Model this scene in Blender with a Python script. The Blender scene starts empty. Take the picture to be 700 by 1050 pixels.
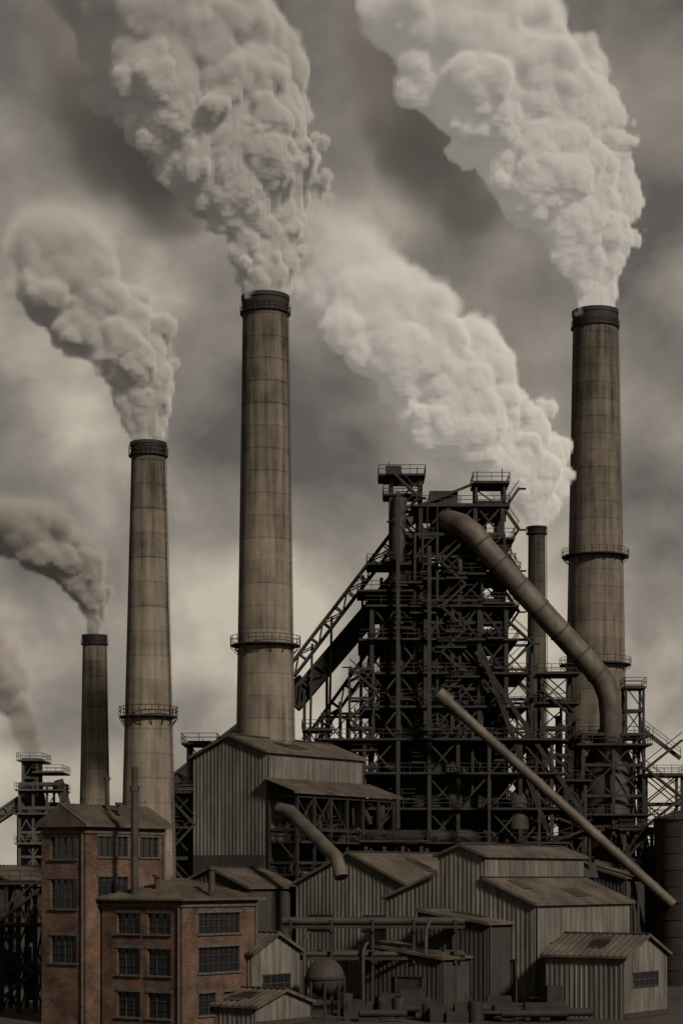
import bpy, math, random, time
from mathutils import Vector, Matrix
T0=time.time()
F=2000.0; CZ=13.0; HV=900.0
def at(u,v,D): return Vector(((u-350)/F*D, D, CZ+(HV-v)/F*D))
sc=bpy.context.scene
cam=bpy.data.cameras.new('camera'); co=bpy.data.objects.new('camera',cam); sc.collection.objects.link(co)
cam.sensor_fit='HORIZONTAL'; cam.sensor_width=36; cam.lens=36*F/700; cam.shift_y=(HV-525)/700; cam.clip_end=20000
co.location=(0,0,CZ); co.rotation_euler=(math.radians(90),0,0); sc.camera=co
sc.view_settings.view_transform='Standard'; sc.view_settings.look='None'
# ------------------------------------------------ sky and sun
w=bpy.data.worlds.new("World"); sc.world=w; w.use_nodes=True
nt=w.node_tree; N=nt.nodes; L=nt.links; bg=N['Background']; bg.inputs[1].default_value=0.1
sun_dir=Vector((0.48,-0.70,0.58)).normalized()
sky=N.new('ShaderNodeTexSky'); sky.sky_type='NISHITA'; sky.sun_disc=False; sky.sun_elevation=math.asin(sun_dir.z); sky.sun_rotation=math.atan2(sun_dir.x,sun_dir.y)
tc=N.new('ShaderNodeTexCoord'); mp=N.new('ShaderNodeMapping'); mp.inputs['Scale'].default_value=(1,1,1.2); mp.inputs['Location'].default_value=(.81,.1,.47)
L.new(tc.outputs['Generated'],mp.inputs[0])
def wn(scale,det,rough,vec):
    q=N.new('ShaderNodeTexNoise'); q.inputs['Scale'].default_value=scale; q.inputs['Detail'].default_value=det; q.inputs['Roughness'].default_value=rough
    L.new(vec,q.inputs['Vector']); return q
def wm(op,a,b):
    q=N.new('ShaderNodeMath'); q.operation=op
    for k,x in enumerate((a,b)):
        if isinstance(x,(int,float)): q.inputs[k].default_value=x
        else: L.new(x,q.inputs[k])
    return q.outputs[0]
wa=wn(9,3,.5,mp.outputs[0]); vs=N.new('ShaderNodeVectorMath'); vs.operation='MULTIPLY_ADD'; L.new(wa.outputs['Color'],vs.inputs[0]); vs.inputs[1].default_value=(.05,.05,.05); L.new(mp.outputs[0],vs.inputs[2])
big=wn(6.5,2,.4,vs.outputs[0]); med=wn(14,7,.5,vs.outputs[0])
cl=wm('ADD',wm('MULTIPLY',big.outputs[0],.52),wm('MULTIPLY',med.outputs[0],.48))
sp=N.new('ShaderNodeSeparateXYZ'); L.new(tc.outputs['Generated'],sp.inputs[0])
cl=wm('SUBTRACT',cl,wm('MULTIPLY',wm('SUBTRACT',sp.outputs[2],.24),.4))
cr=N.new('ShaderNodeValToRGB'); L.new(cl,cr.inputs[0])
e=cr.color_ramp.elements; e[0].position=.38; e[0].color=(1.1,1.0,.87,1); e[1].position=.63; e[1].color=(5.3,4.65,3.75,1)
k=cr.color_ramp.elements.new(.51); k.color=(2.6,2.3,1.92,1)
mx=N.new('ShaderNodeMix'); mx.data_type='RGBA'; mx.inputs[0].default_value=.985
L.new(sky.outputs[0],mx.inputs[6]); L.new(cr.outputs[0],mx.inputs[7]); L.new(mx.outputs[2],bg.inputs[0])
sl=bpy.data.lights.new('sun','SUN'); so=bpy.data.objects.new('sun',sl); sc.collection.objects.link(so)
sl.energy=5.0; sl.angle=math.radians(6); sl.color=(1,.905,.78); so.rotation_euler=(-sun_dir).to_track_quat('-Z','Y').to_euler()

# ------------------------------------------------ materials
AK=.5
def newmat(name):
    m=bpy.data.materials.new(name); m.use_nodes=True; return m,m.node_tree.nodes,m.node_tree.links,m.node_tree.nodes['Principled BSDF']
def mat(name,c1,c2,scale=.5,zs=1.0,rough=.8,c3=None,streak=0,bump=0,metal=0,lo=.35,hi=.65,k=None):
    k=AK if k is None else k; c1=[x*k for x in c1]; c2=[x*k for x in c2]
    m,n,l,p=newmat(name)
    t=n.new('ShaderNodeTexCoord'); mp=n.new('ShaderNodeMapping'); mp.inputs['Scale'].default_value=(1,1,zs); l.new(t.outputs['Object'],mp.inputs[0])
    a=n.new('ShaderNodeTexNoise'); a.inputs['Scale'].default_value=scale; a.inputs['Detail'].default_value=8; a.inputs['Roughness'].default_value=.62; l.new(mp.outputs[0],a.inputs['Vector'])
    r=n.new('ShaderNodeValToRGB'); l.new(a.outputs[0],r.inputs[0]); e=r.color_ramp.elements
    e[0].position=lo; e[0].color=(*c1,1); e[1].position=hi; e[1].color=(*c2,1); col=r.outputs[0]
    if streak:
        mp2=n.new('ShaderNodeMapping'); mp2.inputs['Scale'].default_value=(1,1,.06); l.new(t.outputs['Object'],mp2.inputs[0])
        b=n.new('ShaderNodeTexNoise'); b.inputs['Scale'].default_value=1.6; b.inputs['Detail'].default_value=6; b.inputs['Roughness'].default_value=.7; l.new(mp2.outputs[0],b.inputs['Vector'])
        r2=n.new('ShaderNodeMapRange'); r2.inputs[1].default_value=.44; r2.inputs[2].default_value=.68; r2.inputs[4].default_value=streak; l.new(b.outputs[0],r2.inputs[0])
        x=n.new('ShaderNodeMix'); x.data_type='RGBA'; l.new(r2.outputs[0],x.inputs[0]); l.new(col,x.inputs[6]); x.inputs[7].default_value=(*(c3 or (.03,.022,.017)),1); col=x.outputs[2]
    l.new(col,p.inputs['Base Color']); p.inputs['Roughness'].default_value=rough; p.inputs['Metallic'].default_value=metal; p.inputs['Specular IOR Level'].default_value=.3
    if bump:
        bb=n.new('ShaderNodeBump'); bb.inputs['Strength'].default_value=bump; bb.inputs['Distance'].default_value=.1; l.new(a.outputs[0],bb.inputs['Height']); l.new(bb.outputs[0],p.inputs['Normal'])
    return m
def concrete(name,k=1.0,h=100):
    m,n,l,p=newmat(name)
    t=n.new('ShaderNodeTexCoord'); s=n.new('ShaderNodeSeparateXYZ'); l.new(t.outputs['Object'],s.inputs[0])
    def M(op,a,b=0,c=0):
        q=n.new('ShaderNodeMath'); q.operation=op
        for i,x in enumerate((a,b,c)):
            if isinstance(x,(int,float)): q.inputs[i].default_value=x
            else: l.new(x,q.inputs[i])
        return q.outputs[0]
    lift=M('FLOOR',M('DIVIDE',s.outputs[2],2.6)); wn_=n.new('ShaderNodeTexWhiteNoise'); wn_.noise_dimensions='1D'; l.new(lift,wn_.inputs['W'])
    fr=M('FRACT',M('DIVIDE',s.outputs[2],2.6)); seam=M('LESS_THAN',fr,.07)
    mp=n.new('ShaderNodeMapping'); mp.inputs['Scale'].default_value=(1,1,.05); l.new(t.outputs['Object'],mp.inputs[0])
    a=n.new('ShaderNodeTexNoise'); a.inputs['Scale'].default_value=1.3; a.inputs['Detail'].default_value=8; a.inputs['Roughness'].default_value=.65; l.new(mp.outputs[0],a.inputs['Vector'])
    b=n.new('ShaderNodeTexNoise'); b.inputs['Scale'].default_value=.35; b.inputs['Detail'].default_value=9; b.inputs['Roughness'].default_value=.65; l.new(t.outputs['Object'],b.inputs['Vector'])
    v=M('ADD',M('MULTIPLY',a.outputs[0],.95),M('MULTIPLY',b.outputs[0],.6)); v=M('ADD',v,M('MULTIPLY',wn_.outputs['Value'],.10)); v=M('SUBTRACT',v,M('MULTIPLY',seam,.10))
    top=n.new('ShaderNodeMapRange'); top.inputs[1].default_value=h*.6; top.inputs[2].default_value=h; top.inputs[4].default_value=.22; l.new(s.outputs[2],top.inputs[0])
    v=M('SUBTRACT',v,top.outputs[0])
    r=n.new('ShaderNodeValToRGB'); l.new(v,r.inputs[0]); e=r.color_ramp.elements
    e[0].position=.48; e[0].color=(.020*k,.0165*k,.013*k,1); e[1].position=1.0; e[1].color=(.14*k,.116*k,.09*k,1)
    l.new(r.outputs[0],p.inputs['Base Color']); p.inputs['Roughness'].default_value=.9; p.inputs['Specular IOR Level'].default_value=.2
    bb=n.new('ShaderNodeBump'); bb.inputs['Strength'].default_value=.4; bb.inputs['Distance'].default_value=.08; l.new(v,bb.inputs['Height']); l.new(bb.outputs[0],p.inputs['Normal'])
    return m
def brickmat(name,c1,c2):
    m,n,l,p=newmat(name)
    t=n.new('ShaderNodeTexCoord'); s=n.new('ShaderNodeSeparateXYZ'); l.new(t.outputs['Object'],s.inputs[0])
    ad=n.new('ShaderNodeMath'); l.new(s.outputs[0],ad.inputs[0]); l.new(s.outputs[1],ad.inputs[1])
    cb=n.new('ShaderNodeCombineXYZ'); l.new(ad.outputs[0],cb.inputs[0]); l.new(s.outputs[2],cb.inputs[1])
    b=n.new('ShaderNodeTexBrick'); b.inputs['Scale'].default_value=1; b.inputs['Brick Width'].default_value=.5; b.inputs['Row Height'].default_value=.17; b.inputs['Mortar Size'].default_value=.02
    b.inputs['Color1'].default_value=(*c1,1); b.inputs['Color2'].default_value=(*c2,1); b.inputs['Mortar'].default_value=(.05,.042,.034,1); l.new(cb.outputs[0],b.inputs['Vector'])
    a=n.new('ShaderNodeTexNoise'); a.inputs['Scale'].default_value=.45; a.inputs['Detail'].default_value=8; a.inputs['Roughness'].default_value=.7; l.new(t.outputs['Object'],a.inputs['Vector'])
    r=n.new('ShaderNodeMapRange'); r.inputs[1].default_value=.35; r.inputs[2].default_value=.7; r.inputs[3].default_value=.3; r.inputs[4].default_value=1.2; l.new(a.outputs[0],r.inputs[0])
    x=n.new('ShaderNodeMix'); x.data_type='RGBA'; x.blend_type='MULTIPLY'; x.inputs[0].default_value=1; l.new(b.outputs[0],x.inputs[6]); l.new(r.outputs[0],x.inputs[7])
    l.new(x.outputs[2],p.inputs['Base Color']); p.inputs['Roughness'].default_value=.9; p.inputs['Specular IOR Level'].default_value=.2
    bb=n.new('ShaderNodeBump'); bb.inputs['Strength'].default_value=.5; bb.inputs['Distance'].default_value=.02; l.new(b.outputs['Fac'],bb.inputs['Height']); bb.invert=True; l.new(bb.outputs[0],p.inputs['Normal'])
    return m
M_steel=mat('dark_steel',(.011,.0095,.008),(.038,.029,.022),.6,rough=.8,lo=.4,hi=.7)
M_steel2=mat('brown_steel',(.022,.017,.013),(.064,.048,.036),.5,rough=.75)
M_far=mat('haze_tinted_steel',(.06,.054,.046),(.10,.09,.076),.5,rough=.8)  # paler base colour, aerial haze painted into the steel
M_pipe=mat('weathered_pipe',(.05,.04,.031),(.145,.115,.085),.35,rough=.65,streak=.75)
M_wall=mat('corrugated_wall',(.095,.086,.073),(.22,.202,.172),.25,zs=.35,rough=.75,streak=.9,c3=(.022,.017,.012))
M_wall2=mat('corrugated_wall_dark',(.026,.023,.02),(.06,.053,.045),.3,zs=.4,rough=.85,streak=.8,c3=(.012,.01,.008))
M_roof=mat('rusty_roof',(.05,.04,.031),(.15,.12,.09),.3,rough=.75,streak=.6,c3=(.03,.02,.013))
M_roof2=mat('brown_roof',(.045,.033,.025),(.115,.085,.06),.5,rough=.85)
M_brick=brickmat('brick',(.115,.06,.039),(.075,.042,.029))
M_glass,_n,_l,_p=newmat('window_glass'); _p.inputs['Base Color'].default_value=(.008,.009,.010,1); _p.inputs['Roughness'].default_value=.15
M_frame=mat('window_frame',(.02,.017,.014),(.05,.043,.035),2)
M_trim=mat('stone_trim',(.06,.05,.04),(.12,.10,.078),1.5)
M_ground=mat('cinder_ground',(.015,.013,.011),(.055,.045,.035),.08,rough=.95,bump=.3)
M_leaf=mat('leaves',(.012,.018,.008),(.04,.05,.022),.6)
M_bark=mat('bark',(.03,.022,.016),(.06,.045,.03),2)

# ------------------------------------------------ mesh builder
class B:
    def __init__(s): s.v=[]; s.f=[]
    def add(s,vs,fs):
        o=len(s.v); s.v+= [tuple(x) for x in vs]; s.f+=[tuple(i+o for i in f) for f in fs]
    def beam(s,p,q,wd=.3,h=None):
        p=Vector(p);q=Vector(q);h=h or wd;d=q-p
        if d.length<1e-4:return
        d.normalize(); up=Vector((0,0,1)) if abs(d.z)<.95 else Vector((0,1,0))
        a=d.cross(up).normalized(); b=a.cross(d); a=a*wd/2; b=b*h/2
        s.add([p-a-b,p+a-b,p+a+b,p-a+b,q-a-b,q+a-b,q+a+b,q-a+b],[(0,3,2,1),(4,5,6,7),(0,1,5,4),(1,2,6,5),(2,3,7,6),(3,0,4,7)])
    def box(s,a,b):
        x0,y0,z0=a;x1,y1,z1=b
        s.add([(x0,y0,z0),(x1,y0,z0),(x1,y1,z0),(x0,y1,z0),(x0,y0,z1),(x1,y0,z1),(x1,y1,z1),(x0,y1,z1)],[(0,3,2,1),(4,5,6,7),(0,1,5,4),(1,2,6,5),(2,3,7,6),(3,0,4,7)])
    def path(s,pts,r,n=14,cap=True):
        pts=[Vector(p) for p in pts]; rs=r if isinstance(r,(list,tuple)) else [r]*len(pts); vs=[];fs=[]; ref=None
        for i,p in enumerate(pts):
            d=(pts[min(i+1,len(pts)-1)]-pts[max(i-1,0)]).normalized()
            if ref is None: ref=Vector((0,0,1)) if abs(d.z)<.9 else Vector((0,1,0))
            a=d.cross(ref).normalized(); b=a.cross(d).normalized(); ref=b
            for k in range(n):
                t=2*math.pi*k/n; vs.append(p+(a*math.cos(t)+b*math.sin(t))*rs[i])
        for i in range(len(pts)-1):
            for k in range(n): fs.append((i*n+k,i*n+(k+1)%n,(i+1)*n+(k+1)%n,(i+1)*n+k))
        if cap: fs.append(tuple(range(n))[::-1]); fs.append(tuple((len(pts)-1)*n+k for k in range(n)))
        s.add(vs,fs)
    def lathe(s,c,prof,n=32):
        cx,cy=c; vs=[];fs=[]
        for r,z in prof:
            for k in range(n):
                t=2*math.pi*k/n; vs.append((cx+r*math.cos(t),cy+r*math.sin(t),z))
        for i in range(len(prof)-1):
            for k in range(n): fs.append((i*n+k,i*n+(k+1)%n,(i+1)*n+(k+1)%n,(i+1)*n+k))
        s.add(vs,fs)
    def rail(s,pts,h=1.1,t=.07,closed=False,step=2.0):
        pts=[Vector(p) for p in pts]
        if closed: pts=pts+[pts[0]]
        for a,b in zip(pts,pts[1:]):
            for hh in (h,h*.55): s.beam(a+Vector((0,0,hh)),b+Vector((0,0,hh)),t)
            m=max(1,round((b-a).length/step))
            for i in range(m+1):
                p=a.lerp(b,i/m); s.beam(p,p+Vector((0,0,h)),t)
    def platform(s,x0,x1,y0,y1,z,th=.25,rl=True):
        s.box((x0,y0,z-th),(x1,y1,z))
        if rl: s.rail([(x0,y0,z),(x1,y0,z),(x1,y1,z),(x0,y1,z)],closed=True)
    def lattice(s,x0,x1,y0,y1,z0,z1,nx,ny,dz,wc=.4,wb=.25,rnd=None,br=.6):
        rnd=rnd or random; xs=[x0+(x1-x0)*i/nx for i in range(nx+1)]; ys=[y0+(y1-y0)*i/ny for i in range(ny+1)]
        nz=max(1,round((z1-z0)/dz)); zs=[z0+(z1-z0)*i/nz for i in range(nz+1)]
        for i,x in enumerate(xs):
            for j,y in enumerate(ys):
                if 0<i<nx and 0<j<ny: continue
                s.beam((x,y,z0),(x,y,z1+.002*i),wc)
        for z in zs[1:]:
            for y in ys: s.beam((x0,y,z),(x1,y,z),wb,wb*1.5)
            for x in xs: s.beam((x,y0,z-.01),(x,y1,z-.01),wb,wb*1.4)
        for za,zb in zip(zs,zs[1:]):
            for y in (y0,y1):
                for xa,xb in zip(xs,xs[1:]):
                    q=rnd.random()
                    if q<br:
                        if q<br*.5 or q>br*.75: s.beam((xa,y,za),(xb,y,zb),wb*.7)
                        if q>br*.3: s.beam((xb,y+.1,za),(xa,y+.1,zb),wb*.7)
            for x in (x0,x1):
                for ya,yb in zip(ys,ys[1:]):
                    if rnd.random()<br: s.beam((x,ya,za),(x,yb,zb),wb*.7)
    def stairs(s,x0,x1,y,z0,z1,dz,t=.16):
        z=z0;k=0
        while z<z1:
            a,b=(x0,x1) if k%2==0 else (x1,x0)
            for yy in (y,y+.9):
                s.beam((a,yy,z),(b,yy,z+dz),t,.28)
                s.beam((a,yy,z+1),(b,yy,z+dz+1),.07)
            s.box((min(b,b+(.9 if b>a else -.9)),y,z+dz-.1),(max(b,b+(.9 if b>a else -.9)),y+.9,z+dz))
            m=max(2,int(dz/.4))
            for i in range(m):
                u=i/m; s.beam((a+(b-a)*u,y,z+dz*u),(a+(b-a)*u,y+.9,z+dz*u),.2,.05)
            z+=dz;k+=1
    def truss(s,p,q,wd,h,seg=3.0,t=.2,gallery=False):
        p=Vector(p);q=Vector(q);d=(q-p);Ln=d.length;d.normalize(); a=d.cross(Vector((0,0,1))).normalized()*wd/2; u=a.cross(d).normalized()*h/2
        if u.z<0:u=-u
        for sa in (-1,1):
            for su in (-1,1): s.beam(p+a*sa+u*su,q+a*sa+u*su,t*1.4)
        m=max(1,round(Ln/seg))
        for i in range(m+1):
            c=p+d*Ln*i/m
            for sa in (-1,1): s.beam(c+a*sa-u,c+a*sa+u,t)
            s.beam(c-a-u,c+a-u,t); s.beam(c-a+u,c+a+u,t)
            if i<m:
                c2=p+d*Ln*(i+1)/m; sg=1 if i%2 else -1
                for sa in (-1,1): s.beam(c+a*sa-u*sg,c2+a*sa+u*sg,t*.8)
        if gallery:
            k=.8; s.add([p-a*k-u*k,p+a*k-u*k,p+a*k+u*k,p-a*k+u*k,q-a*k-u*k,q+a*k-u*k,q+a*k+u*k,q-a*k+u*k],[(0,3,2,1),(4,5,6,7),(0,1,5,4),(1,2,6,5),(2,3,7,6),(3,0,4,7)])
    def obj(s,name,m,parent=None,smooth=False,world=True):
        me=bpy.data.meshes.new(name)
        if parent is not None and world:
            o=parent.location; vs=[(x-o.x,y-o.y,z-o.z) for x,y,z in s.v]
        else: vs=s.v
        me.from_pydata(vs,[],s.f); me.materials.append(m); me.update()
        ob=bpy.data.objects.new(name,me); sc.collection.objects.link(ob)
        if smooth:
            me.shade_smooth()
            try: me.set_sharp_from_angle(angle=math.radians(40))
            except Exception: pass
        if parent is not None: ob.parent=parent
        return ob
def group(name,loc=(0,0,0),rz=0):
    e=bpy.data.objects.new(name,None); e.location=loc; e.rotation_euler=(0,0,rz); e.empty_display_size=2; sc.collection.objects.link(e); return e

# ------------------------------------------------ ground
g=B(); R=6000
g.v=[(-R,-500,0),(R,-500,0),(R,R*2,0),(-R,R*2,0)]; g.f=[(0,1,2,3)]
g.obj('ground',M_ground)

# ------------------------------------------------ smokestacks
def stack(u,v0,w0,v1,w1,D,plat=(),k=1.0,cap=True,steel=False):
    rt=w0/2*D/F; rb1=w1/2*D/F; zt=at(u,v0,D).z; z1=at(u,v1,D).z; slope=(rb1-rt)/(zt-z1); rb=rt+slope*zt*1.06
    x=at(u,v0,D).x; gr=group('smokestack',(x,D,0))
    def rad(z): return rt+slope*(zt-z)*(1+.1*(1-z/zt))
    b=B(); prof=[(rad(zt*i/40),zt*i/40) for i in range(41)]+[(rt*.82,zt+.003),(rt*.8,zt-8),(.01,zt-8.1)]
    b.lathe((x,D),prof,72); b.obj('shaft',M_pipe if steel else concrete('stack_concrete',k,zt),gr,True)
    t=B()
    if cap:
        s_=rt/2.6
        for za,zb,pr in ((zt-1.75*s_,zt+.05,.07),(zt-.4*s_,zt+.08,.2),(zt-1.95*s_,zt-1.7*s_,.2)):
            t.lathe((x,D),[(rad(za),za),(rad(za)+pr,za),(rad(za)+pr,zb),(rt*.85,zb)],64)
        t.obj('cap_bands',M_steel,gr,True)
    pl=B(); m=28
    for i,z in enumerate([at(u,v,D).z for v in plat]):
        r0=rad(z); r1=r0+.75*rt/2.6+.1
        pl.lathe((x,D),[(r0,z-.3),(r1,z-.12),(r1,z),(r0,z)],48)
        pts=[(x+r1*math.cos(2*math.pi*j/m),D+r1*math.sin(2*math.pi*j/m),z) for j in range(m)]
        pl.rail(pts,1.0,.06,True,9)
        for j in range(0,m,2):
            a=2*math.pi*j/m; pl.beam((x+r0*math.cos(a),D+r0*math.sin(a),z-1.1),(x+r1*math.cos(a),D+r1*math.sin(a),z-.2),.09)
    if cap:
        z=zt-1.9*rt/2.6; r0=rad(z); r1=r0+.3; pts=[(x+r1*math.cos(2*math.pi*j/m),D+r1*math.sin(2*math.pi*j/m),z) for j in range(m)]
        pl.lathe((x,D),[(r0,z-.15),(r1,z-.1),(r1,z),(r0,z)],48); pl.rail(pts,.9,.04,True,9)
    a0=-.35
    for ds in (-.22,.22):
        p=[Vector((x+(rad(z)+.2)*math.cos(a0)-ds*math.sin(a0),D+(rad(z)+.2)*math.sin(a0)+ds*math.cos(a0),z)) for z in (0,zt*.5,zt)]
        pl.beam(p[0],p[1],.05); pl.beam(p[1],p[2],.05)
    for i in range(int(zt/.9)):
        z=i*.9; r=rad(z)+.2; c=Vector((x+r*math.cos(a0),D+r*math.sin(a0),z)); tn=Vector((-math.sin(a0),math.cos(a0),0))*.22
        pl.beam(c-tn,c+tn,.04)
    pl.obj('platforms_and_ladder',M_steel,gr)
stack(272,305,46,757,59,227,plat=(662,))
stack(610,320,45,790,62,300,plat=(571,682),k=.8)
stack(152,455,34,830,52,208,plat=(735,),k=1.1)
stack(97,652,24,823,30,330,k=1.3)  # far stack: concrete lightened to imitate distance haze
stack(550,541,17,780,21,275,k=.5)

# ------------------------------------------------ blast furnace
rn=random.Random(5)
bf=group('blast_furnace',(12.5,252,0))
s=B()
s.lattice(6.3,10,247,250.5,0,63.5,1,1,3.6,.5,.28,rn,.9)
s.lattice(10,20.3,246,257,40,60,3,3,4,.5,.3,rn,.85)
s.lattice(17,20.6,246.5,250.5,58,63,1,1,2.5,.35,.22,rn,.9)
s.lattice(3.8,20.6,244,260,0,47,5,3,4.2,.5,.32,rn,.8)
s.lattice(9.2,20.4,244.2,247,20,56,4,1,2.8,.3,.22,rn,.7)
s.lattice(-1,26,241.5,262,0,30,7,3,4.2,.45,.3,rn,.7)
s.lattice(1,4,243,247,28,39,1,1,3.6,.3,.2,rn,.9)
s.lattice(20.6,24,246,252,28,43,1,1,3.6,.35,.22,rn,.9)
for a,b_ in (((488,668),(600,838)),((494,668),(560,850)),((440,560),(440,860)),((408,505),(408,850))):
    s.beam(at(*a,242.5),at(*b_,240.5),.45,.55)
s.obj('frame',M_steel,bf)
p=B()
p.platform(4.7,10.6,246,251.5,64); p.platform(5.3,10.2,246.5,251,61.6)
p.platform(16.6,21.2,245.8,251.2,63); p.platform(9,21.2,245.5,257.5,60); p.platform(9.5,21.8,245,258,55.8)
p.platform(3.2,12,244.5,251,52.5); p.platform(8,22.5,244.8,258,51.5); p.platform(2,9,243.5,252,49)
for z in (47,42.8,38.6,34.4):
    p.platform(rn.uniform(1.5,3.2),rn.uniform(21,23.5),243.3,260.5,z+.05)
for z in (30.2,26,21.6,17.4,13,8.6): p.platform(-2-rn.random()*1.5,27+rn.random()*2,240.6,262.5,z)
for i in range(34):
    x=rn.uniform(-1,24); z=rn.uniform(15,54)
    if z>32: x=rn.uniform(2,20)
    p.platform(x,x+rn.uniform(1.5,4.5),241.2 if z<30 else 243,243.6 if z<30 else 244.6,z)
p.stairs(1,4.5,242.2,20,39,3.2); p.stairs(20.5,24,244.6,20,43,3.2); p.stairs(6.6,9.8,245.8,46,64,3.0); p.stairs(12.5,15.5,243.2,30,55,2.8); p.stairs(20.6,22.4,246,44,60,2.6)
for x,z in ((6,64),(9.6,64),(17.2,63),(20.4,63),(12,60),(15,60)): p.beam((x,248,z),(x,248,z+rn.uniform(1.2,2.2)),.12)
p.box((5.6,247.5,64),(7.6,249.5,65.3)); p.box((11.2,248,60),(14.8,254,62.2)); p.beam((10,247.5,60.3),(16.8,247.5,63),.3)
p.obj('platforms_and_stairs',M_steel,bf)
f=B(); f.lathe((12.5,252),[(8.5,0),(8.5,9),(7.2,10),(7.2,13),(8.6,21),(8.6,23),(6.6,38),(4.4,43),(3.2,45),(3.2,50),(2,51),(.01,51)],40)
for z,r in ((26,8.4),(29,8.0),(32,7.6),(35,7.2)): f.lathe((12.5,252),[(r-.5,z-.2),(r+.1,z-.2),(r+.1,z+.2),(r-.5,z+.2)],40)
f.path([(12.5+10*math.cos(t*math.pi/12),252+10*math.sin(t*math.pi/12),18) for t in range(25)],.95,10,False)
f.obj('furnace_shell',M_steel,bf,True)
h_=B()
h_.box((6.9,247.6,22),(9.5,250,57)); h_.box((10.6,249,41),(16.5,256.5,51)); h_.box((13,250,51.2),(18.6,256,59)); h_.box((5,250.5,31),(9,258,46)); h_.box((14,247.4,24),(19.6,249,40)); h_.box((0,246,2),(24.5,260,19))
for x,z in ((11,30),(17,27),(5.2,24),(21.6,22)): h_.add([(x,244.6,z+4),(x+3,244.6,z+4),(x+3,247,z+4),(x,247,z+4),(x+1,245.4,z),(x+2,245.4,z),(x+2,246.2,z),(x+1,246.2,z)],[(0,1,2,3),(4,7,6,5),(0,4,5,1),(1,5,6,2),(2,6,7,3),(3,7,4,0)])
h_.obj('bins_and_cladding',M_steel,bf)
q=B()
for sx,sy in ((-1,-1),(1,-1),(-1,1),(1,1)):
    q.path([(12.5+sx*3.3,252+sy*3.3,42),(12.5+sx*4.2,252+sy*3.6,47),(12.5+sx*3.8,252+sy*3,53),(13.3+sx*1.6,252+sy*1.4,57.5)],.95)
q.path([(7.2,246.6,20),(7.2,246.6,58),(7.4,246.6,61)],.9,18)
q.path([(8.2,247.2,58),(11,248.5,60),(13,250,57)],.8)
q.obj('uptake_pipes',M_steel2,bf,True)
dc=B()
pts=[Vector((12.6,250.5,55.5)),at(452,535,248),at(462,535,245),at(473,538,243.4),at(486,548,243),at(500,566,243)]
pts+= [at(500+(606-500)*t,566+(683-566)*t,243+t*1.5) for t in (.2,.4,.6,.8,1)]+[at(618,698,245),at(624,714,245),at(626,732,245.2),at(626,765,246),at(625,800,248)]
dc.path(pts,[1.42]*len(pts),28)
dc.obj('downcomer_pipe',M_pipe,bf,True)
fl=B()
for i in range(5,12):
    a=pts[i-1].lerp(pts[i],.5); d=(pts[i]-pts[i-1]).normalized()*.12; fl.path([a-d,a+d],1.52,24)
dx=at(624,800,249)
fl.lathe((dx.x,249),[(1.3,32),(3.4,27),(3.4,13),(1.2,7),(.8,5),(.8,0)],28)
fl.obj('dust_catcher',M_steel2,bf,True)
fr=B(); fr.lattice(dx.x-3.8,dx.x+3.8,244.8,253,0,31,2,2,4,.4,.25,rn,.8)
fr.lattice(dx.x+1.6,dx.x+3.8,245,248,31,37,1,1,3,.3,.2,rn,.9)
for z in (31,29.8,21,12.8): fr.platform(dx.x-4.6,dx.x+4.8,246.8 if z>30 else 244,253.6,z)
fr.platform(dx.x+1.4,dx.x+4.1,244.6,248.5,37)
fr.stairs(dx.x+4,dx.x+8.5,243.8,5,27,3.6)
fr.lattice(dx.x+4.3,dx.x+8.8,246,250,0,26,1,1,3.8,.35,.22,rn,.9); fr.platform(dx.x+3.5,dx.x+9.2,244.8,250.5,26)
fr.beam((dx.x+3.4,246,32),(dx.x+8.6,246,28),.35,.5); fr.rail([(dx.x+3.4,245.8,32.2),(dx.x+8.6,245.8,28.2)])
fr.obj('dust_catcher_frame',M_steel,bf)
ip=B(); ip.path([at(455,716,236),at(690,928,232)],.62,16); ip.path([at(449,711,236),at(455,716,236),at(461,721,236)],.9,16)
for i in range(1,12):
    a=at(455,716,236).lerp(at(690,928,232),i/12); d=Vector((.08,0,-.07)); ip.path([a-d,a+d],.72,16)
ip.obj('inclined_pipe',M_pipe,bf,True)
ips=B()
for t_ in (.2,.42,.64,.85):
    a=at(455,716,236).lerp(at(690,928,232),t_)
    for o in (-1,1): ips.beam(a+Vector((0,0,-.5)),(a.x+o*.2,a.y+o*1.4,0),.25)
ips.obj('inclined_pipe_supports',M_steel,bf)
sk=B()
sk.truss(at(409,545,252),at(298,690,252),2.2,1.3,2.6,.2)
sk.truss(at(404,600,254),at(300,722,254),2.8,2.0,3,.28,True)
sk.truss(at(410,632,257),at(318,760,257),2.2,1.4,3,.22)
for u,v in ((372,590),(340,632),(320,660)): sk.beam(at(u,v,252),(at(u,v,252).x-1,252,0),.32)
for u,v in ((370,640),(335,682),(312,708)):
    for o in (-1.3,1.3): sk.beam(at(u,v,254)+Vector((0,o,0)),(at(u,v,254).x,254+o*1.8,0),.36)
sk.lattice(-2.5,4,250,255,0,34,2,1,3.6,.35,.22,rn,.8)
sk.obj('skip_bridge',M_steel,bf)
cl_=B(); cl2=B()
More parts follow.
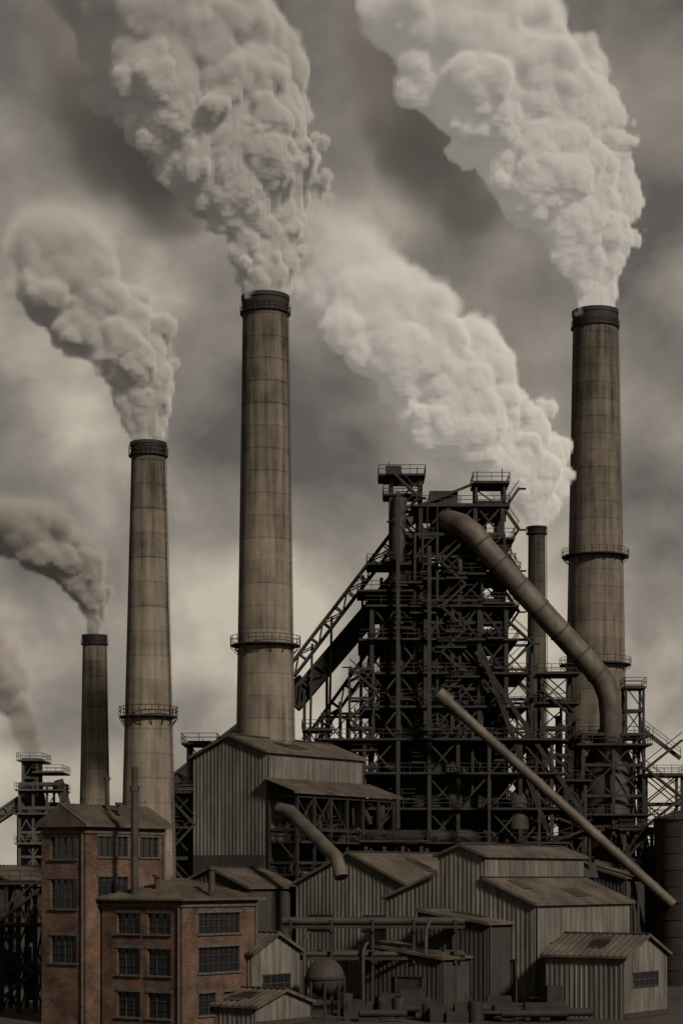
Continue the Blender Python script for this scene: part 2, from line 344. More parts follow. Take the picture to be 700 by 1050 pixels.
for i in range(210):
    z=rn.uniform(2,52); half= 13 if z<29 else (8 if z<44 else 5); cx_=12 if z<44 else 15
    x=cx_+rn.uniform(-half,half); y=rn.uniform(241.8,258) if z<29 else rn.uniform(244,258); t=rn.random(); r=rn.choice((.1,.16,.22,.35))
    tgt=cl_ if rn.random()<.75 else cl2
    if t<.45: tgt.path([(x,y,z),(x,y,min(60,z+rn.uniform(3,11)))],r,8)
    elif t<.75: x2=min(cx_+half,x+rn.uniform(3,9)); tgt.path([(x,y,z),(x2,y,z)],r,8)
    elif t<.88: tgt.path([(x,y,z),(x+rn.uniform(-4,4),y-.5,z+rn.uniform(3,7))],r,8)
    else: a=rn.uniform(.6,1.8); tgt.box((x,y,z),(x+a,y+a,z+a*rn.uniform(.8,1.6)))
for x,z,r in ((2,20,1.2),(22,18,1.3)):
    cl2.path([(x,242.5,z),(x,242.5,z+1),(x,242.5,z+5),(x,242.5,z+6)],[r*.3,r,r,r*.3],20)
cl_.obj('service_pipes',M_steel,bf); cl2.obj('equipment',M_steel2,bf,True)
ch=group('cast_house',(0,236,0)); c=B()
c.box((-5,232,0),(30,240,13)); c.add([(-5.5,231.5,13),(30.5,231.5,13),(30.5,240.5,13),(-5.5,240.5,13),(-5.5,236,15.5),(30.5,236,15.5)],[(0,1,5,4),(3,4,5,2),(0,4,3),(1,2,5)]); c.obj('hall',M_wall2,ch)
cg=group('conveyor_gallery',(-12,256,0)); c=B()
c.truss(at(312,700,258),at(135,838,258),2.2,1.9,3,.25,True)
for u in (290,250,215,185,160):
    v=700+(312-u)/(312-135)*138; P=at(u,v,258)
    for o in (-1,1): c.beam(P+Vector((0,o,-.9)),(P.x+o*.8,258+o*2,0),.3)
c.obj('gallery_truss',M_steel,cg)
cg=group('conveyor_gallery',(-18,246,0)); c=B()
c.truss(at(250,772,244),at(118,862,240),2,1.7,3,.22,True)
for u in (230,200,170,145):
    v=772+(250-u)/132*90; P=at(u,v,243)
    for o in (-1,1): c.beam(P+Vector((0,o,-.8)),(P.x,243+o*2,0),.3)
c.obj('gallery_truss',M_steel2,cg)
def tower(name,u0,u1,v,D,dep,nx=2,levels=(0,),pipes=6,m=M_steel,seed=1):
    r=random.Random(seed); a=at(u0,v,D);b_=at(u1,v,D); e=group(name,((a.x+b_.x)/2,D+dep/2,0)); t=B()
    t.lattice(a.x,b_.x,D,D+dep,0,a.z,nx,1,3.8,.4,.25,r,.8)
    for k in levels: t.platform(a.x-.8,b_.x+.8,D-.8,D+dep+.8,a.z-k+.03)
    for i in range(pipes):
        x=r.uniform(a.x,b_.x); z=r.uniform(0,a.z*.6); t.path([(x,D+dep/2,z),(x,D+dep/2,z+r.uniform(3,a.z*.4))],r.choice((.2,.4,.7)),10)
    t.stairs(a.x,b_.x,D-1.2,0,a.z-3,3.8)
    t.obj('frame',m,e); return e
tower('steel_tower',556,588,690,262,5,1,(0,4,9),seed=2)
tower('steel_tower',193,216,762,236,5,1,(0,5),seed=3)
tower('steel_tower',316,334,748,244,4,1,(0,4),seed=4)
tower('steel_tower',640,668,850,238,5,2,(0,5),seed=6)
tower('pipe_support_tower',520,600,800,243,6,4,(0,5,10),26,seed=7)
tower('pipe_support_tower',270,345,852,222,5,3,(0,4,8),14,seed=8)
tower('pipe_support_tower',375,432,862,222,5,3,(0,4),12,seed=18)
tower('pipe_support_tower',-15,36,905,188,5,3,(0,4),8,seed=9)
tower('pipe_support_tower',168,200,812,222,6,1,(0,4),6,seed=10)
e=group('distant_blast_furnace',at(42,900,330).xy.to_3d()); t=B(); r=random.Random(11)
def X(u,D=330): return (u-350)/F*D
zt=at(0,780,330).z
t.lattice(X(22),X(64),328,336,0,zt-4,3,1,4,.4,.28,r,.8); t.lattice(X(26),X(40),328,332,zt-6,zt,1,1,3,.35,.25,r,.9)
for z,a,b_ in ((zt,20,46),(zt-2,36,66),(zt-5,18,66),(zt-9,16,68),(zt-14,18,66)): t.platform(X(a),X(b_),327,337,z)
t.lathe((X(30),333),[(2.6,0),(2.6,zt-8),(1.8,zt-4),(1.8,zt+.5)],20); t.lathe((X(52),333),[(3,0),(3,zt-10),(1.2,zt-7)],20)
t.truss(at(22,822,330),at(-20,850,330),2,1.6,3,.25,True); t.path([at(60,800,330),at(75,850,330)],.8)
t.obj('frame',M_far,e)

# ------------------------------------------------ corrugated sheds
A=math.radians(35); RZ=math.radians(55); U=Vector((-math.cos(A),math.sin(A),0)); V=Vector((math.sin(A),math.cos(A),0))
def corr(b,s0,s1,lo,hi,amp=.05,pitch=.5,nrm=1):
    n=max(2,int(abs(s1-s0)/pitch)); vs=[]; 
    for i in range(n):
        for fr_,o in ((0,0),(.55,0),(.65,amp),(.9,amp)):
            sx=s0+(s1-s0)*(i+fr_)/n; vs+= [lo(sx,o*nrm),hi(sx,o*nrm)]
    vs+=[lo(s1,0),hi(s1,0)]; m=len(vs)//2
    b.add(vs,[(2*i,2*i+2,2*i+3,2*i+1) for i in range(m-1)])
def shed(name,corner,prof,Ln,rz=RZ,mw=None,mr=None,doors=(),wins=(),z0=0,flip=False,oh=.35):
    """prof: (y,z) polyline from front eave foot to back eave foot, extruded over local x 0..Ln"""
    mw=mw or M_wall; mr=mr or M_roof
    loc=Vector((corner[0],corner[1],0))
    if flip: loc=loc+V*prof[-1][0]; rz=RZ+math.pi/2
    e=group(name,loc,rz); wl=B(); rf=B(); tr=B()
    W=prof[-1][0]
    def top(y):
        for (ya,za),(yb,zb) in zip(prof,prof[1:]):
            if yb>ya and ya-1e-6<=y<=yb+1e-6: return za+(zb-za)*(y-ya)/(yb-ya)
        return prof[1][1]
    for xx,sg in ((0,-1),(Ln,1)):
        corr(wl,0,W,lambda s_,o:(xx+o,s_,z0),lambda s_,o:(xx+o,s_,top(s_)-.02),nrm=sg)
    for (ya,za),(yb,zb) in zip(prof,prof[1:]):
        if abs(yb-ya)<1e-6:
            sg=-1 if zb>za else 1
            corr(wl,0,Ln,lambda s_,o:(s_,ya+o,min(za,zb)),lambda s_,o:(s_,ya+o,max(za,zb)),nrm=sg)
        else:
            d=Vector((yb-ya,zb-za)).normalized(); lo_=(ya,za); hi_=(yb,zb)
            if za<zb: lo_=(ya-d.x*oh,za-d.y*oh)
            else: hi_=(yb+d.x*oh,zb+d.y*oh)
            corr(rf,-oh,Ln+oh,lambda s_,o:(s_,lo_[0],lo_[1]+.08+o),lambda s_,o:(s_,hi_[0],hi_[1]+.08+o),amp=.07,pitch=.65)
            for xx in (-oh-.03,Ln+oh+.03): rf.beam((xx,lo_[0],lo_[1]+.02),(xx,hi_[0],hi_[1]+.02),.08,.28)
            low=lo_ if za<zb else hi_
            rf.beam((-oh,low[0],low[1]),(Ln+oh,low[0],low[1]),.14,.2)
            if za<zb: 
                tr.beam((-oh,hi_[0],hi_[1]+.17),(Ln+oh,hi_[0],hi_[1]+.17),.5,.1)
    wl.obj('walls',mw,e,world=False); rf.obj('roof',mr,e,world=False)
    gl=B()
    for face,a,b_,za,zb in wins:
        def pt(s_,z,o): return (-.06-o,s_,z) if face=='g' else (s_,-.06-o,z)
        p0=pt(a,za,0);p1=pt(b_,zb,.06); gl.box([min(x,y) for x,y in zip(p0,p1)],[max(x,y) for x,y in zip(p0,p1)])
        for z in (za,(za+zb)/2,zb): tr.beam(pt(a-.1,z,.07),pt(b_+.1,z,.07),.1)
        m=max(1,round((b_-a)/1.0))
        for i in range(m+1): tr.beam(pt(a+(b_-a)*i/m,za,.075),pt(a+(b_-a)*i/m,zb,.075),.08)
    for face,a,b_,h in doors:
        def pt(s_,z,o): return (-.06-o,s_,z) if face=='g' else (s_,-.06-o,z)
        tr.beam(pt((a+b_)/2,z0,.02),pt((a+b_)/2,h,.02),b_-a if face=='s' else .06,.06 if face=='s' else b_-a)
        for q_ in ((pt(a,z0,.08),pt(a,h,.08)),(pt(b_,z0,.08),pt(b_,h,.08)),(pt(a-.2,h,.08),pt(b_+.2,h,.08))): tr.beam(*q_,.14)
    for z_ in (z0+.3,): 
        tr.beam((0,-.1,z_),(Ln,-.1,z_),.1,.5); tr.beam((-.1,0,z_),(-.1,W,z_),.1,.5)
    for xx in (.2,Ln-.2): tr.path([(xx,-.16,z0),(xx,-.16,prof[1][1])],.08,8)
    rr=random.Random(int(Ln*10+W*7))
    for (ya,za),(yb,zb) in zip(prof,prof[1:]):
        if yb-ya>3:
            for i in range(3):
                a=rr.uniform(1,Ln-3); t_=rr.uniform(.1,.55); b2=t_+.35; o=.19
                tr.add([(a,ya+(yb-ya)*t_,za+(zb-za)*t_+o),(a+1.9,ya+(yb-ya)*t_,za+(zb-za)*t_+o),(a+1.9,ya+(yb-ya)*b2,za+(zb-za)*b2+o),(a,ya+(yb-ya)*b2,za+(zb-za)*b2+o)],[(0,1,2,3)])
    if gl.v: gl.obj('window_glass',M_glass,e,world=False)
    tr.obj('trim',M_steel2,e,world=False)
    return e
C=at(273,770,215); ze=C.z
e=shed('corrugated_shed',C,[(0,0),(0,ze),(5.1,ze+1.9),(10.4,ze-.3),(10.4,0)],19,wins=(('s',2,17,18.4,19.4),))
lt=B(); corr(lt,-1,20,lambda s_,o:(s_,-4.6,22.4+o),lambda s_,o:(s_,-.1,24+o),amp=.07); lt.beam((-1,-4.6,22.3),(20,-4.6,22.3),.15,.3); lt.obj('lean_to_roof',M_roof2,e,world=False)
lt=B(); lt.lattice(0,19,-4.2,-.4,0,21.9,6,1,3.4,.3,.2,random.Random(3),.5)
for z in (10,13.4,17): lt.platform(0,19,-4.8,-.3,z)
for i in range(34):
    x=rn.uniform(0,19); z=rn.uniform(4,20); lt.path([(x,-2-rn.random()*2,z),(x,-2-rn.random()*2,min(21.8,z+rn.uniform(1,5)))],rn.choice((.15,.3,.5)),8)
lt.obj('lean_to_frame',M_steel,e,world=False)
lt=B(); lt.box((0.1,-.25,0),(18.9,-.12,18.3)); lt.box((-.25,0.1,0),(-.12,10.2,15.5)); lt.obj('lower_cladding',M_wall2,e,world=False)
C=at(415,906,202)
shed('corrugated_shed',C,[(0,0),(0,12.4),(7,15.6),(14,12.4),(14,0)],19,wins=(('g',2,5,7.5,9),('g',9,12,7.5,9)))
C=at(548,926,188)
shed('monitor_roof_shed',C,[(0,0),(0,10.5),(5.6,12.9),(5.6,15.2),(8.3,16.2),(11,15.2),(11,13.4),(17.2,11),(17.2,0)],20.5,wins=(('s',3,8,5,6.6),),doors=(('g',2,5.5,5),))
C=at(640,980,178); e=shed('gable_shed',C,[(0,0),(0,5.8),(4.4,7.6),(8.9,5.8),(8.9,0)],8.2,flip=True,wins=(('g',2.2,7.2,2.9,4.2),))
C=at(258,976,174); shed('gable_shed',C,[(0,0),(0,6.3),(3.6,7.9),(7.2,6.3),(7.2,0)],6,flip=True,mr=M_roof2,wins=(('g',1.6,5.6,2.6,4.2),))
C=at(262,1035,168); shed('gable_shed',C,[(0,0),(0,1.9),(4,3.1),(8,1.9),(8,0)],6,flip=True,mr=M_roof2)
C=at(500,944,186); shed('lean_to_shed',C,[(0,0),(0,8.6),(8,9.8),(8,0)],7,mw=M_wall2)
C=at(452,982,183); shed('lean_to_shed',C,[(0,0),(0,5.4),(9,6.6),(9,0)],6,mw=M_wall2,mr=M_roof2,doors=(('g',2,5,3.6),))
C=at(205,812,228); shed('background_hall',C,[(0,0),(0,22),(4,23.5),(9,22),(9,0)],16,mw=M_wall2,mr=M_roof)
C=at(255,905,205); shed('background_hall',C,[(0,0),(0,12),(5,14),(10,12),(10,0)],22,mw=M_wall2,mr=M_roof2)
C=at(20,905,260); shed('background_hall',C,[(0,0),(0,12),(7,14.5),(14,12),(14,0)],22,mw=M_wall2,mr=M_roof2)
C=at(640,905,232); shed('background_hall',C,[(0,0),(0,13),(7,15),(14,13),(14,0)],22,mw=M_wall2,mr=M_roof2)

# ------------------------------------------------ brick buildings
def brick_part(e,off,Wy,Lx,H,hip,winsG,winsS,roof='hip',pre=''):
    wl=B(); gl=B(); fr=B(); tm=B()
    def wall(face,Ln,wins):
        def P(s_,z,d): return (off[0]+s_,off[1]+d,z) if face=='s' else (off[0]+d,off[1]+s_,z)
        ss=sorted({0,Ln,*[w_[0] for w_ in wins],*[w_[1] for w_ in wins]}); zs=sorted({0,H,*[w_[2] for w_ in wins],*[w_[3] for w_ in wins]})
        for a,b_ in zip(ss,ss[1:]):
            for c_,d_ in zip(zs,zs[1:]):
                m1=(a+b_)/2;m2=(c_+d_)/2
                if any(w_[0]<m1<w_[1] and w_[2]<m2<w_[3] for w_ in wins): continue
                wl.add([P(a,c_,0),P(b_,c_,0),P(b_,d_,0),P(a,d_,0)],[(0,1,2,3)])
        for a,b_,c_,d_ in wins:
            D_=.28
            for q0,q1 in (((a,c_),(b_,c_)),((b_,c_),(b_,d_)),((b_,d_),(a,d_)),((a,d_),(a,c_))):
                wl.add([P(*q0,0),P(*q1,0),P(*q1,D_),P(*q0,D_)],[(0,1,2,3)])
            gl.add([P(a,c_,D_-.02),P(b_,c_,D_-.02),P(b_,d_,D_-.02),P(a,d_,D_-.02)],[(0,1,2,3)])
            m=max(2,round((b_-a)/.75)); 
            for i in range(m+1): fr.beam(P(a+(b_-a)*i/m,c_,D_-.09),P(a+(b_-a)*i/m,d_,D_-.09),.05 if i%2 else .09)
            for i in range(4): z=c_+(d_-c_)*i/3; fr.beam(P(a,z,D_-.1),P(b_,z,D_-.1),.05)
            tm.beam(P(a-.2,c_-.08,-.05),P(b_+.2,c_-.08,-.05),.22,.15); tm.beam(P(a-.2,d_+.14,-.015),P(b_+.2,d_+.14,-.015),.09,.26)
    wall('g',Wy,winsG); wall('s',Lx,winsS)
    x0,y0=off; x1,y1=x0+Lx,y0+Wy
    wl.add([(x1,y0,0),(x1,y1,0),(x1,y1,H),(x1,y0,H)],[(0,1,2,3)]); wl.add([(x0,y1,0),(x1,y1,0),(x1,y1,H),(x0,y1,H)],[(0,1,2,3)])
    tm.beam((x0-.08,y0-.08,H-.45),(x1,y0-.08,H-.45),.16,.2); tm.beam((x0-.081,y0,H-.45),(x0-.081,y1,H-.45),.16,.2)
    rf=B(); o=.55
    a=[(x0-o,y0-o,H),(x1+o,y0-o,H),(x1+o,y1+o,H),(x0-o,y1+o,H)]; ym=(y0+y1)/2
    k=Wy/2*.9 if roof=='hip' else 0
    r0=(x0+k-(o if roof!='hip' else 0),ym,H+hip); r1=(x1-k+(o if roof!='hip' else 0),ym,H+hip)
    up=[(q[0],q[1],q[2]+.16) for q in a]; r0u=(r0[0],r0[1],r0[2]+.16); r1u=(r1[0],r1[1],r1[2]+.16)
    rf.add(a+up+[r0u,r1u],[(0,3,2,1),(0,1,5,4),(1,2,6,5),(2,3,7,6),(3,0,4,7),(4,5,9,8),(6,7,8,9),(5,6,9),(7,4,8)])
    n_=int((Lx+2*o)/.6)
    for i in range(n_+1):
        x=x0-o+(Lx+2*o)*i/n_; t=1.0
        if roof=='hip': t=max(0,min(1,(x-(x0-o))/(r0[0]-(x0-o)),((x1+o)-x)/((x1+o)-r1[0])))
        rf.beam((x,y0-o,H+.2),(x,y0-o+(ym-y0+o)*t,H+.2+hip*t),.07,.07)
    if roof=='hip':
        m_=int((Wy+2*o)/.6)
        for i in range(m_+1):
            y=y0-o+(Wy+2*o)*i/m_; t=1-abs(y-ym)/(Wy/2+o); rf.beam((x0-o,y,H+.2),(x0-o+(r0[0]-x0+o)*t,y,H+.2+hip*t),.07,.07)
    else:
        for xx in (x0,x1): wl.add([(xx,y0,H),(xx,y1,H),(xx,ym,H+hip)],[(0,1,2)])
    rf.beam(r0u,r1u,.3,.12)
    for xx,yy in ((x0-.12,y0+.35),(x1-.4,y0-.12)): tm.path([(xx,yy,0),(xx,yy,H-.1)],.09,8)
    wl.obj(pre+'walls',M_brick,e,world=False); gl.obj(pre+'glass',M_glass,e,world=False); fr.obj(pre+'window_frames',M_frame,e,world=False); tm.obj(pre+'trim',M_trim,e,world=False); rf.obj(pre+'roof',M_roof2,e,world=False)
D=167
C=at(187,924,D); H=C.z
e=group('brick_factory_building',(C.x,C.y,0),RZ)
gw=[];sw=[]
for (za,zb) in ((H-2.9,H-1.1),(H-6.5,H-4.2),(H-10.2,H-8)):
    for a,b_ in ((1.3,3.9),(4.8,7.4)): gw.append((a,b_,za,zb))
for a,b_,za,zb in ((2.2,8,H-2.9,H-1.1),(2.2,8,H-6.3,H-4.1),(2.2,4.6,H-10,H-8.1),(5.8,8.2,H-10,H-8.1)): sw.append((a,b_,za,zb))
brick_part(e,(0,0),9.2,10.6,H,1.7,gw,sw,'hip','low_')
C2=at(88,848,D+4); o2=Matrix.Rotation(-RZ,3,'Z')@(Vector((C2.x,C2.y,0))-Vector((C.x,C.y,0)))
H2=C2.z
gw=[(1.1,4.2,za,zb) for za,zb in ((H2-2.8,H2-.9),(H2-7.2,H2-4.6),(H2-12,H2-9.6))]
sw=[(1.6,5.6,H2-2.6,H2-.8),(7.2,9.8,H2-2.6,H2-.8),(1.6,5.6,H2-6.8,H2-4.4)]
brick_part(e,(o2.x,o2.y),5.3,10.8,H2,1.9,gw,sw,'gable','tall_')
vp=B()
def loc(u,v,D_): 
    q=at(u,v,D_); w_=Matrix.Rotation(-RZ,3,'Z')@(Vector((q.x,q.y,0))-Vector((C.x,C.y,0))); return Vector((w_.x,w_.y,q.z))
def pipe(u,v0,v1,D_,r,capw=0):
    a=loc(u,v1,D_); b_=loc(u,v0,D_); vp.path([a,Vector((a.x,a.y,b_.z))],r,14)
    if capw: vp.path([(a.x,a.y,b_.z),(a.x,a.y,b_.z+.25)],capw,14)
pipe(138,812,918,171,.34); pipe(138,806,812,171,.42); pipe(138,787,806,171,.27); pipe(110,800,830,176,.2,.3); pipe(161,900,912,171,.22,.4); pipe(217,892,915,170,.28,.42); pipe(122,826,835,176,.2,.35)
vp.obj('vent_pipes',M_steel2,e,True,world=False)

# ------------------------------------------------ tanks and yard
sp_=at(333,1003,176); r=20/F*176
e=group('spherical_tank',(sp_.x,sp_.y,0)); t=B()
t.lathe((sp_.x,sp_.y),[(max(.01,r*math.sin(math.pi*i/24)),sp_.z-r*math.cos(math.pi*i/24)) for i in range(25)],40); t.obj('shell',M_steel2,e,True)
t=B(); 
for i in range(8):
    a=i*math.pi/4; t.path([(sp_.x+r*math.cos(a),sp_.y+r*math.sin(a),0),(sp_.x+r*math.cos(a),sp_.y+r*math.sin(a),sp_.z)],.1,8)
t.lathe((sp_.x,sp_.y),[(r+.01,sp_.z-.1),(r+.12,sp_.z-.1),(r+.12,sp_.z+.1),(r+.01,sp_.z+.1)],40); t.obj('legs',M_steel,e)
def silo(u,v,D_,r,name='storage_silo'):
    P=at(u,v,D_); e=group(name,(P.x,P.y,0)); t=B(); pr=[(r,0)]
    z=0
    while z<P.z-2: z+=2; pr+= [(r,z-.1),(r+.06,z-.1),(r+.06,z),(r,z)]
    pr+=[(r,P.z-.2),(r+.15,P.z-.2),(r+.15,P.z),(r*.3,P.z+r*.25),(.01,P.z+r*.27)]
    t.lathe((P.x,P.y),pr,40); t.obj('shell',M_steel2,e,True)
    t=B(); m=20; t.rail([(P.x+r*math.cos(2*math.pi*j/m),P.y+r*math.sin(2*math.pi*j/m),P.z) for j in range(m)],1.1,.07,True,9); t.obj('railing',M_steel,e)
silo(708,840,236,4.4); silo(686,870,250,3)
e=group('pipe_rack',(0,186,0)); t=B(); t2=B()
def xx(u,D_=186): return (u-350)/F*D_
for u in range(298,480,42):
    for y in (185,188): t.beam((xx(u),y,0),(xx(u),y,9),.25)
    t.beam((xx(u),184.5,8),(xx(u),188.5,8),.3); t.beam((xx(u),184.5,5),(xx(u),188.5,5),.3)
for y in (185,188):
    for z in (8.3,5.3): t.beam((xx(290),y,z),(xx(476),y,z),.2,.3)
t.obj('frame',M_steel,e)
for y,z,r_ in ((185.4,8.85,.38),(186.3,8.7,.22),(187.2,8.8,.4),(185.6,5.7,.25),(186.8,5.75,.3)): t2.path([(xx(290),y,z),(xx(476),y,z)],r_,12)
for u,z in ((312,3),(372,2),(436,4)): t2.path([(xx(u),184.6,0),(xx(u),184.6,z+4),(xx(u)+.3,185,z+4.7),(xx(u)+.6,185.6,z+4.8)],.16,10)
t2.obj('pipes',M_steel2,e,True)
e=group('inclined_duct',(-6,206,0)); t=B(); t.path([at(286,830,208),at(297,832,207),at(345,880,200),at(350,900,199)],.72,18); t.obj('duct',M_pipe,e,True)
r=random.Random(21)
e=group('yard_equipment',(0,178,0)); t=B(); t2=B()
for i in range(80):
    D_=r.uniform(174,187); u=r.uniform(352,580); x=xx(u,D_); k=r.random()
    if k<.6: a=r.uniform(.4,1.5); t.box((x,D_,0),(x+a*1.6,D_+a,a*r.uniform(.6,1.8)))
    elif k<.72: a=r.uniform(.3,.7); t2.path([(x,D_,0),(x,D_,a*3)],a,16)
    elif k<.88: a=r.uniform(.12,.4); t2.path([(x,D_,.8),(x+r.uniform(2,7),D_,.8)],a,14)
    else: z=r.uniform(2,5); t.beam((x,D_,0),(x,D_,z),.14)
t.box((xx(560,180),179,0),(xx(575,180),181,3)); t.obj('crates_and_frames',M_steel,e); t2.obj('tanks',M_steel,e,True)
def foliage(name,blobs,n_,leaf,seed):
    r=random.Random(seed); e=group(name,(blobs[0][0],blobs[0][1],0)); t=B(); tk=B()
    for (x,y,z,rx,rz_) in blobs:
        tk.path([(x,y,0),(x+.1*rx,y,z*.6),(x+.05*rx,y,z)],[.06*rz_+.03,.04*rz_+.02,.02],6)
        for i in range(5):
            a=r.uniform(0,6.3); tk.path([(x,y,z*.5),(x+math.cos(a)*rx*.7,y+math.sin(a)*rx*.7,z+rz_*r.uniform(-.2,.5))],[.03*rz_+.01,.01],5)
        cl=[(r.gauss(0,.45),r.gauss(0,.45),r.gauss(0,.45)) for _ in range(9)]
        for i in range(n_):
            c_=r.choice(cl); p_=Vector((x+(c_[0]+r.gauss(0,.2))*rx,y+(c_[1]+r.gauss(0,.2))*rx,max(.05,z+(c_[2]+r.gauss(0,.2))*rz_)))
            a=Vector((r.gauss(0,1),r.gauss(0,1),r.gauss(0,1))).normalized()*leaf; b_=a.orthogonal().normalized()*leaf*.6
            t.add([p_-a,p_+b_,p_+a,p_-b_],[(0,1,2,3)])
    tk.obj('stems',M_bark,e); t.obj('leaves',M_leaf,e)
r=random.Random(8)
foliage('distant_tree_line',[(xx(u,620)+r.uniform(-4,4),620+r.uniform(-30,40),7+r.uniform(-1,2),7,6+r.uniform(0,3)) for u in range(-120,830,16)],260,.7,99)

# ------------------------------------------------ smoke plumes (density fields)
def smoke_mat(name,dens,col,emis,an=-.55):
    m=bpy.data.materials.new(name); m.use_nodes=True; n=m.node_tree.nodes; l=m.node_tree.links
    n.remove(n['Principled BSDF']); out=n['Material Output']
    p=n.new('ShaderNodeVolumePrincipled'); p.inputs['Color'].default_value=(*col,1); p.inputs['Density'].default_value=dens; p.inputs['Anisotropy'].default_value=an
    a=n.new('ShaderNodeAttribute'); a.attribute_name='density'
    mu=n.new('ShaderNodeMath'); mu.operation='MULTIPLY'; l.new(a.outputs['Fac'],mu.inputs[0]); mu.inputs[1].default_value=emis*dens  # added glow stands in for light scattered repeatedly inside the smoke
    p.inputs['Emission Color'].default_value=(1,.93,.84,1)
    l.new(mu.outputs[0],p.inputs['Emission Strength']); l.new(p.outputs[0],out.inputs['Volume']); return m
def plume(D,pts,mat,voxel=.4,soft=(.3,4),fade=(1,.15),seed=0,amp=1.0,depth=1.0,name='smoke_plume',sc_=1.0,crisp=.45,lean=0.0):
    """lean: metres the wind carries the plume towards -y by its top"""
    P=sorted([( at(350,v,D).z,(at(a,v,D).x+at(b,v,D).x)/2,(b-a)/2*D/F) for v,a,b in pts])
    z0,z1=P[0][0],P[-1][0]; xs=[p[1] for p in P]; rs=[p[2] for p in P]; rmax=max(rs)
    xa=min(x-r for _,x,r in P)-rmax*.15; xb=max(x+r for _,x,r in P)+rmax*.15; x0,x1=min(xs)-.01,max(xs)+.01
    g=bpy.data.node_groups.new(name+'_field','GeometryNodeTree'); g.interface.new_socket('Geometry',in_out='OUTPUT',socket_type='NodeSocketGeometry')
    n=g.nodes; l=g.links
    def inp(s,v):
        if isinstance(v,(int,float,tuple,Vector)): s.default_value=v
        else: l.new(v,s)
    def M(op,a,b=0,c=0,clamp=False):
        q=n.new('ShaderNodeMath'); q.operation=op; q.use_clamp=clamp
        inp(q.inputs[0],a); inp(q.inputs[1],b); inp(q.inputs[2],c); return q.outputs[0]
    def VM(op,a,b=(0,0,0)):
        q=n.new('ShaderNodeVectorMath'); q.operation=op; inp(q.inputs[0],a); inp(q.inputs[1],b); return q.outputs[0]
    def curve(t,pp):
        c=n.new('ShaderNodeFloatCurve'); inp(c.inputs[1],t); cu=c.mapping.curves[0]
        cu.points[0].location=pp[0]; cu.points[1].location=pp[-1]
        for p in pp[1:-1]: cu.points.new(*p)
        c.mapping.update(); return c.outputs[0]
    pos=n.new('GeometryNodeInputPosition').outputs[0]
    sx=n.new('ShaderNodeSeparateXYZ'); l.new(pos,sx.inputs[0])
    t=M('DIVIDE',M('SUBTRACT',sx.outputs[2],z0),z1-z0,clamp=True)
    cx=M('MULTIPLY_ADD',curve(t,[((z-z0)/(z1-z0),(x-x0)/(x1-x0)) for z,x,r in P]),x1-x0,x0)
    r=M('MULTIPLY',curve(t,[((z-z0)/(z1-z0),r_/rmax) for z,x,r_ in P]),rmax)
    dx=M('SUBTRACT',sx.outputs[0],cx)
    # the downwind (left) side of the plume also drifts towards -y
    cy=M('SUBTRACT',D,M('MULTIPLY',t,lean)); cy=M('ADD',cy,M('MULTIPLY',dx,.35 if lean else 0))
    dy=M('DIVIDE',M('SUBTRACT',sx.outputs[1],cy),depth)
    dist=M('SQRT',M('ADD',M('MULTIPLY',dx,dx),M('MULTIPLY',dy,dy)))
    nz=n.new('ShaderNodeTexNoise'); nz.inputs['Scale'].default_value=.15/sc_; nz.inputs['Detail'].default_value=2
    l.new(VM('ADD',pos,(seed*37.1,seed*11.3,0)),nz.inputs['Vector'])
    wp=VM('ADD',pos,VM('MULTIPLY',VM('SUBTRACT',nz.outputs['Color'],(.5,.5,.5)),(4,4,4)))
    wp=VM('ADD',wp,(seed*13.7,seed*5.1,0))
    f=M('MULTIPLY_ADD',r,.93,M('MULTIPLY',dist,-1))
    for Lc,c in ((10.5,.42),(5.2,.46),(2.6,.44),(1.3,.4)):
        Lc*=sc_
        if Lc<voxel*2.5: continue
        vo=n.new('ShaderNodeTexVoronoi'); vo.inputs['Scale'].default_value=1/Lc; l.new(wp,vo.inputs['Vector'])
        a=M('MINIMUM',M('MULTIPLY',r,.26*amp),Lc*c*amp)
        f=M('ADD',f,M('MULTIPLY',M('SUBTRACT',.5,vo.outputs['Distance']),M('MULTIPLY',a,2)))
    t2=M('DIVIDE',M('SUBTRACT',t,crisp),1-crisp,clamp=True)
    so_=M('MULTIPLY_ADD',M('POWER',t2,1.4),soft[1]-soft[0],soft[0])
    d=M('DIVIDE',f,so_,clamp=True)
    fd=M('MULTIPLY_ADD',t2,fade[1]-fade[0],fade[0])
    end=M('MULTIPLY',M('SUBTRACT',1,t),5,clamp=True)
    d=M('MULTIPLY',M('MULTIPLY',d,fd),end)
    vc=n.new('GeometryNodeVolumeCube'); l.new(d,vc.inputs['Density'])
    dr=rmax*(1.2*depth+(.3 if lean else 0)); mn=(xa,D-dr-lean,z0); mxx=(xb,D+dr,z1)
    vc.inputs['Min'].default_value=mn; vc.inputs['Max'].default_value=mxx
    for k,nm in enumerate(('Resolution X','Resolution Y','Resolution Z')): vc.inputs[nm].default_value=max(8,int((mxx[k]-mn[k])/voxel))
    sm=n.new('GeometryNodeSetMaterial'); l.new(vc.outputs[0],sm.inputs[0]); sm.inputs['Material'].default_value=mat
    go=n.new('NodeGroupOutput'); l.new(sm.outputs[0],go.inputs[0])
    me=bpy.data.meshes.new(name); ob=bpy.data.objects.new(name,me); sc.collection.objects.link(ob)
    me.materials.append(mat); md=ob.modifiers.new('field','NODES'); md.node_group=g
    return ob
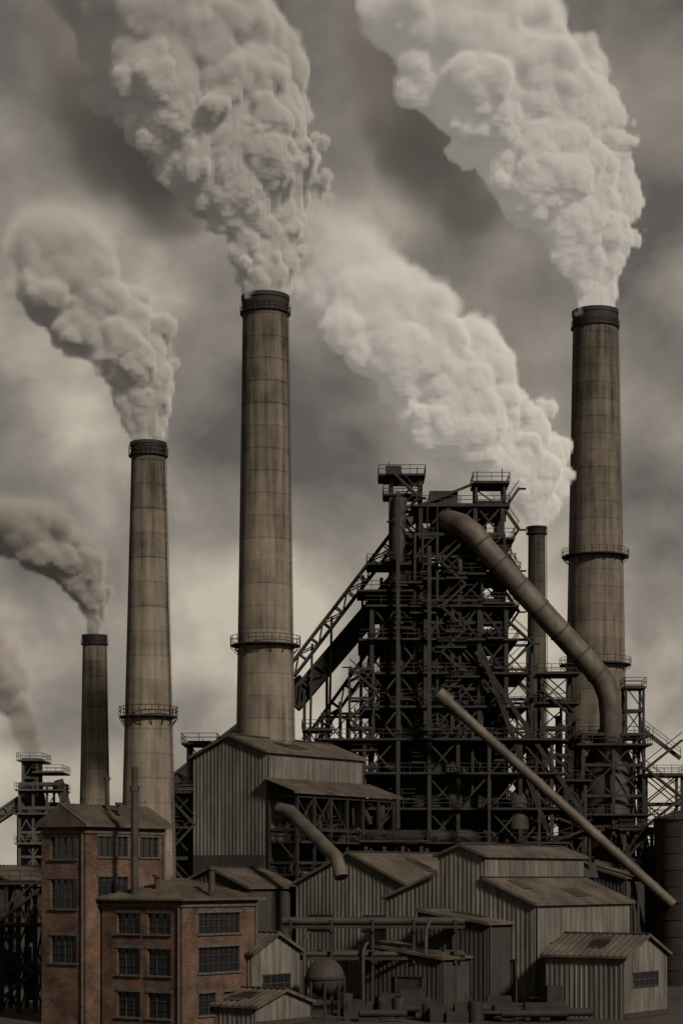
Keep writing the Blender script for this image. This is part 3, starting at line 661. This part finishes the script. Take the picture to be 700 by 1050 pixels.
plume(227,[(312,254,290),(300,248,299),(270,238,308),(250,230,314),(200,168,326),(150,124,330),(100,100,322),(50,60,318),(0,20,290),(-50,0,270)],
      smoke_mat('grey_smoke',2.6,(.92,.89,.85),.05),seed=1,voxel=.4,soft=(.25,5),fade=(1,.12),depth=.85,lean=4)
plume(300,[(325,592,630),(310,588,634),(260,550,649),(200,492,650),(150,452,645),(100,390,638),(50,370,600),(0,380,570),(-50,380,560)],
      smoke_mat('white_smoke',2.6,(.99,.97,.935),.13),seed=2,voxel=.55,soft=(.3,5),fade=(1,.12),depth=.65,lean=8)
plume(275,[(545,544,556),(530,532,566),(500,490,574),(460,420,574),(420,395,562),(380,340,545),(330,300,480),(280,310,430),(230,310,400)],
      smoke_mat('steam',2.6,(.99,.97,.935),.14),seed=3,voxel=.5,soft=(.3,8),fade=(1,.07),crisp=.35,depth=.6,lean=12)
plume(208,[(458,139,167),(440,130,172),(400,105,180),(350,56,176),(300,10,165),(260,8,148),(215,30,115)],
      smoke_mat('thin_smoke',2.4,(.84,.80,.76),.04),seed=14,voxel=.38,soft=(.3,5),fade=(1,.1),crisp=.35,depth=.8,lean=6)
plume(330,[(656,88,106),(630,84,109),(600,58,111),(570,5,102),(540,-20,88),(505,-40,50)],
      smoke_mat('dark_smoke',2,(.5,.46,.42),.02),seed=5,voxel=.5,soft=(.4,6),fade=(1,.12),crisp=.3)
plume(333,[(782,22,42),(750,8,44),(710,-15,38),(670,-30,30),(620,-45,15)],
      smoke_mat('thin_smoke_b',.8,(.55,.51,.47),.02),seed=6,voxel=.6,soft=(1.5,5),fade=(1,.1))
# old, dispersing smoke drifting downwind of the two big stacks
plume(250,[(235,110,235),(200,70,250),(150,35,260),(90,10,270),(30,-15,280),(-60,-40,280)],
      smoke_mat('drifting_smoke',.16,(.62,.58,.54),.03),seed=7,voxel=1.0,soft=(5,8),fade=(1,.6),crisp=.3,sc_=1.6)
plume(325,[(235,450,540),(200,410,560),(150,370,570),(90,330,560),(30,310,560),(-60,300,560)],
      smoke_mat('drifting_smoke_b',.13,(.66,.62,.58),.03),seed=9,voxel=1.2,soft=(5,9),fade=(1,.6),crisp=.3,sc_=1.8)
print('BUILD',time.time()-T0)
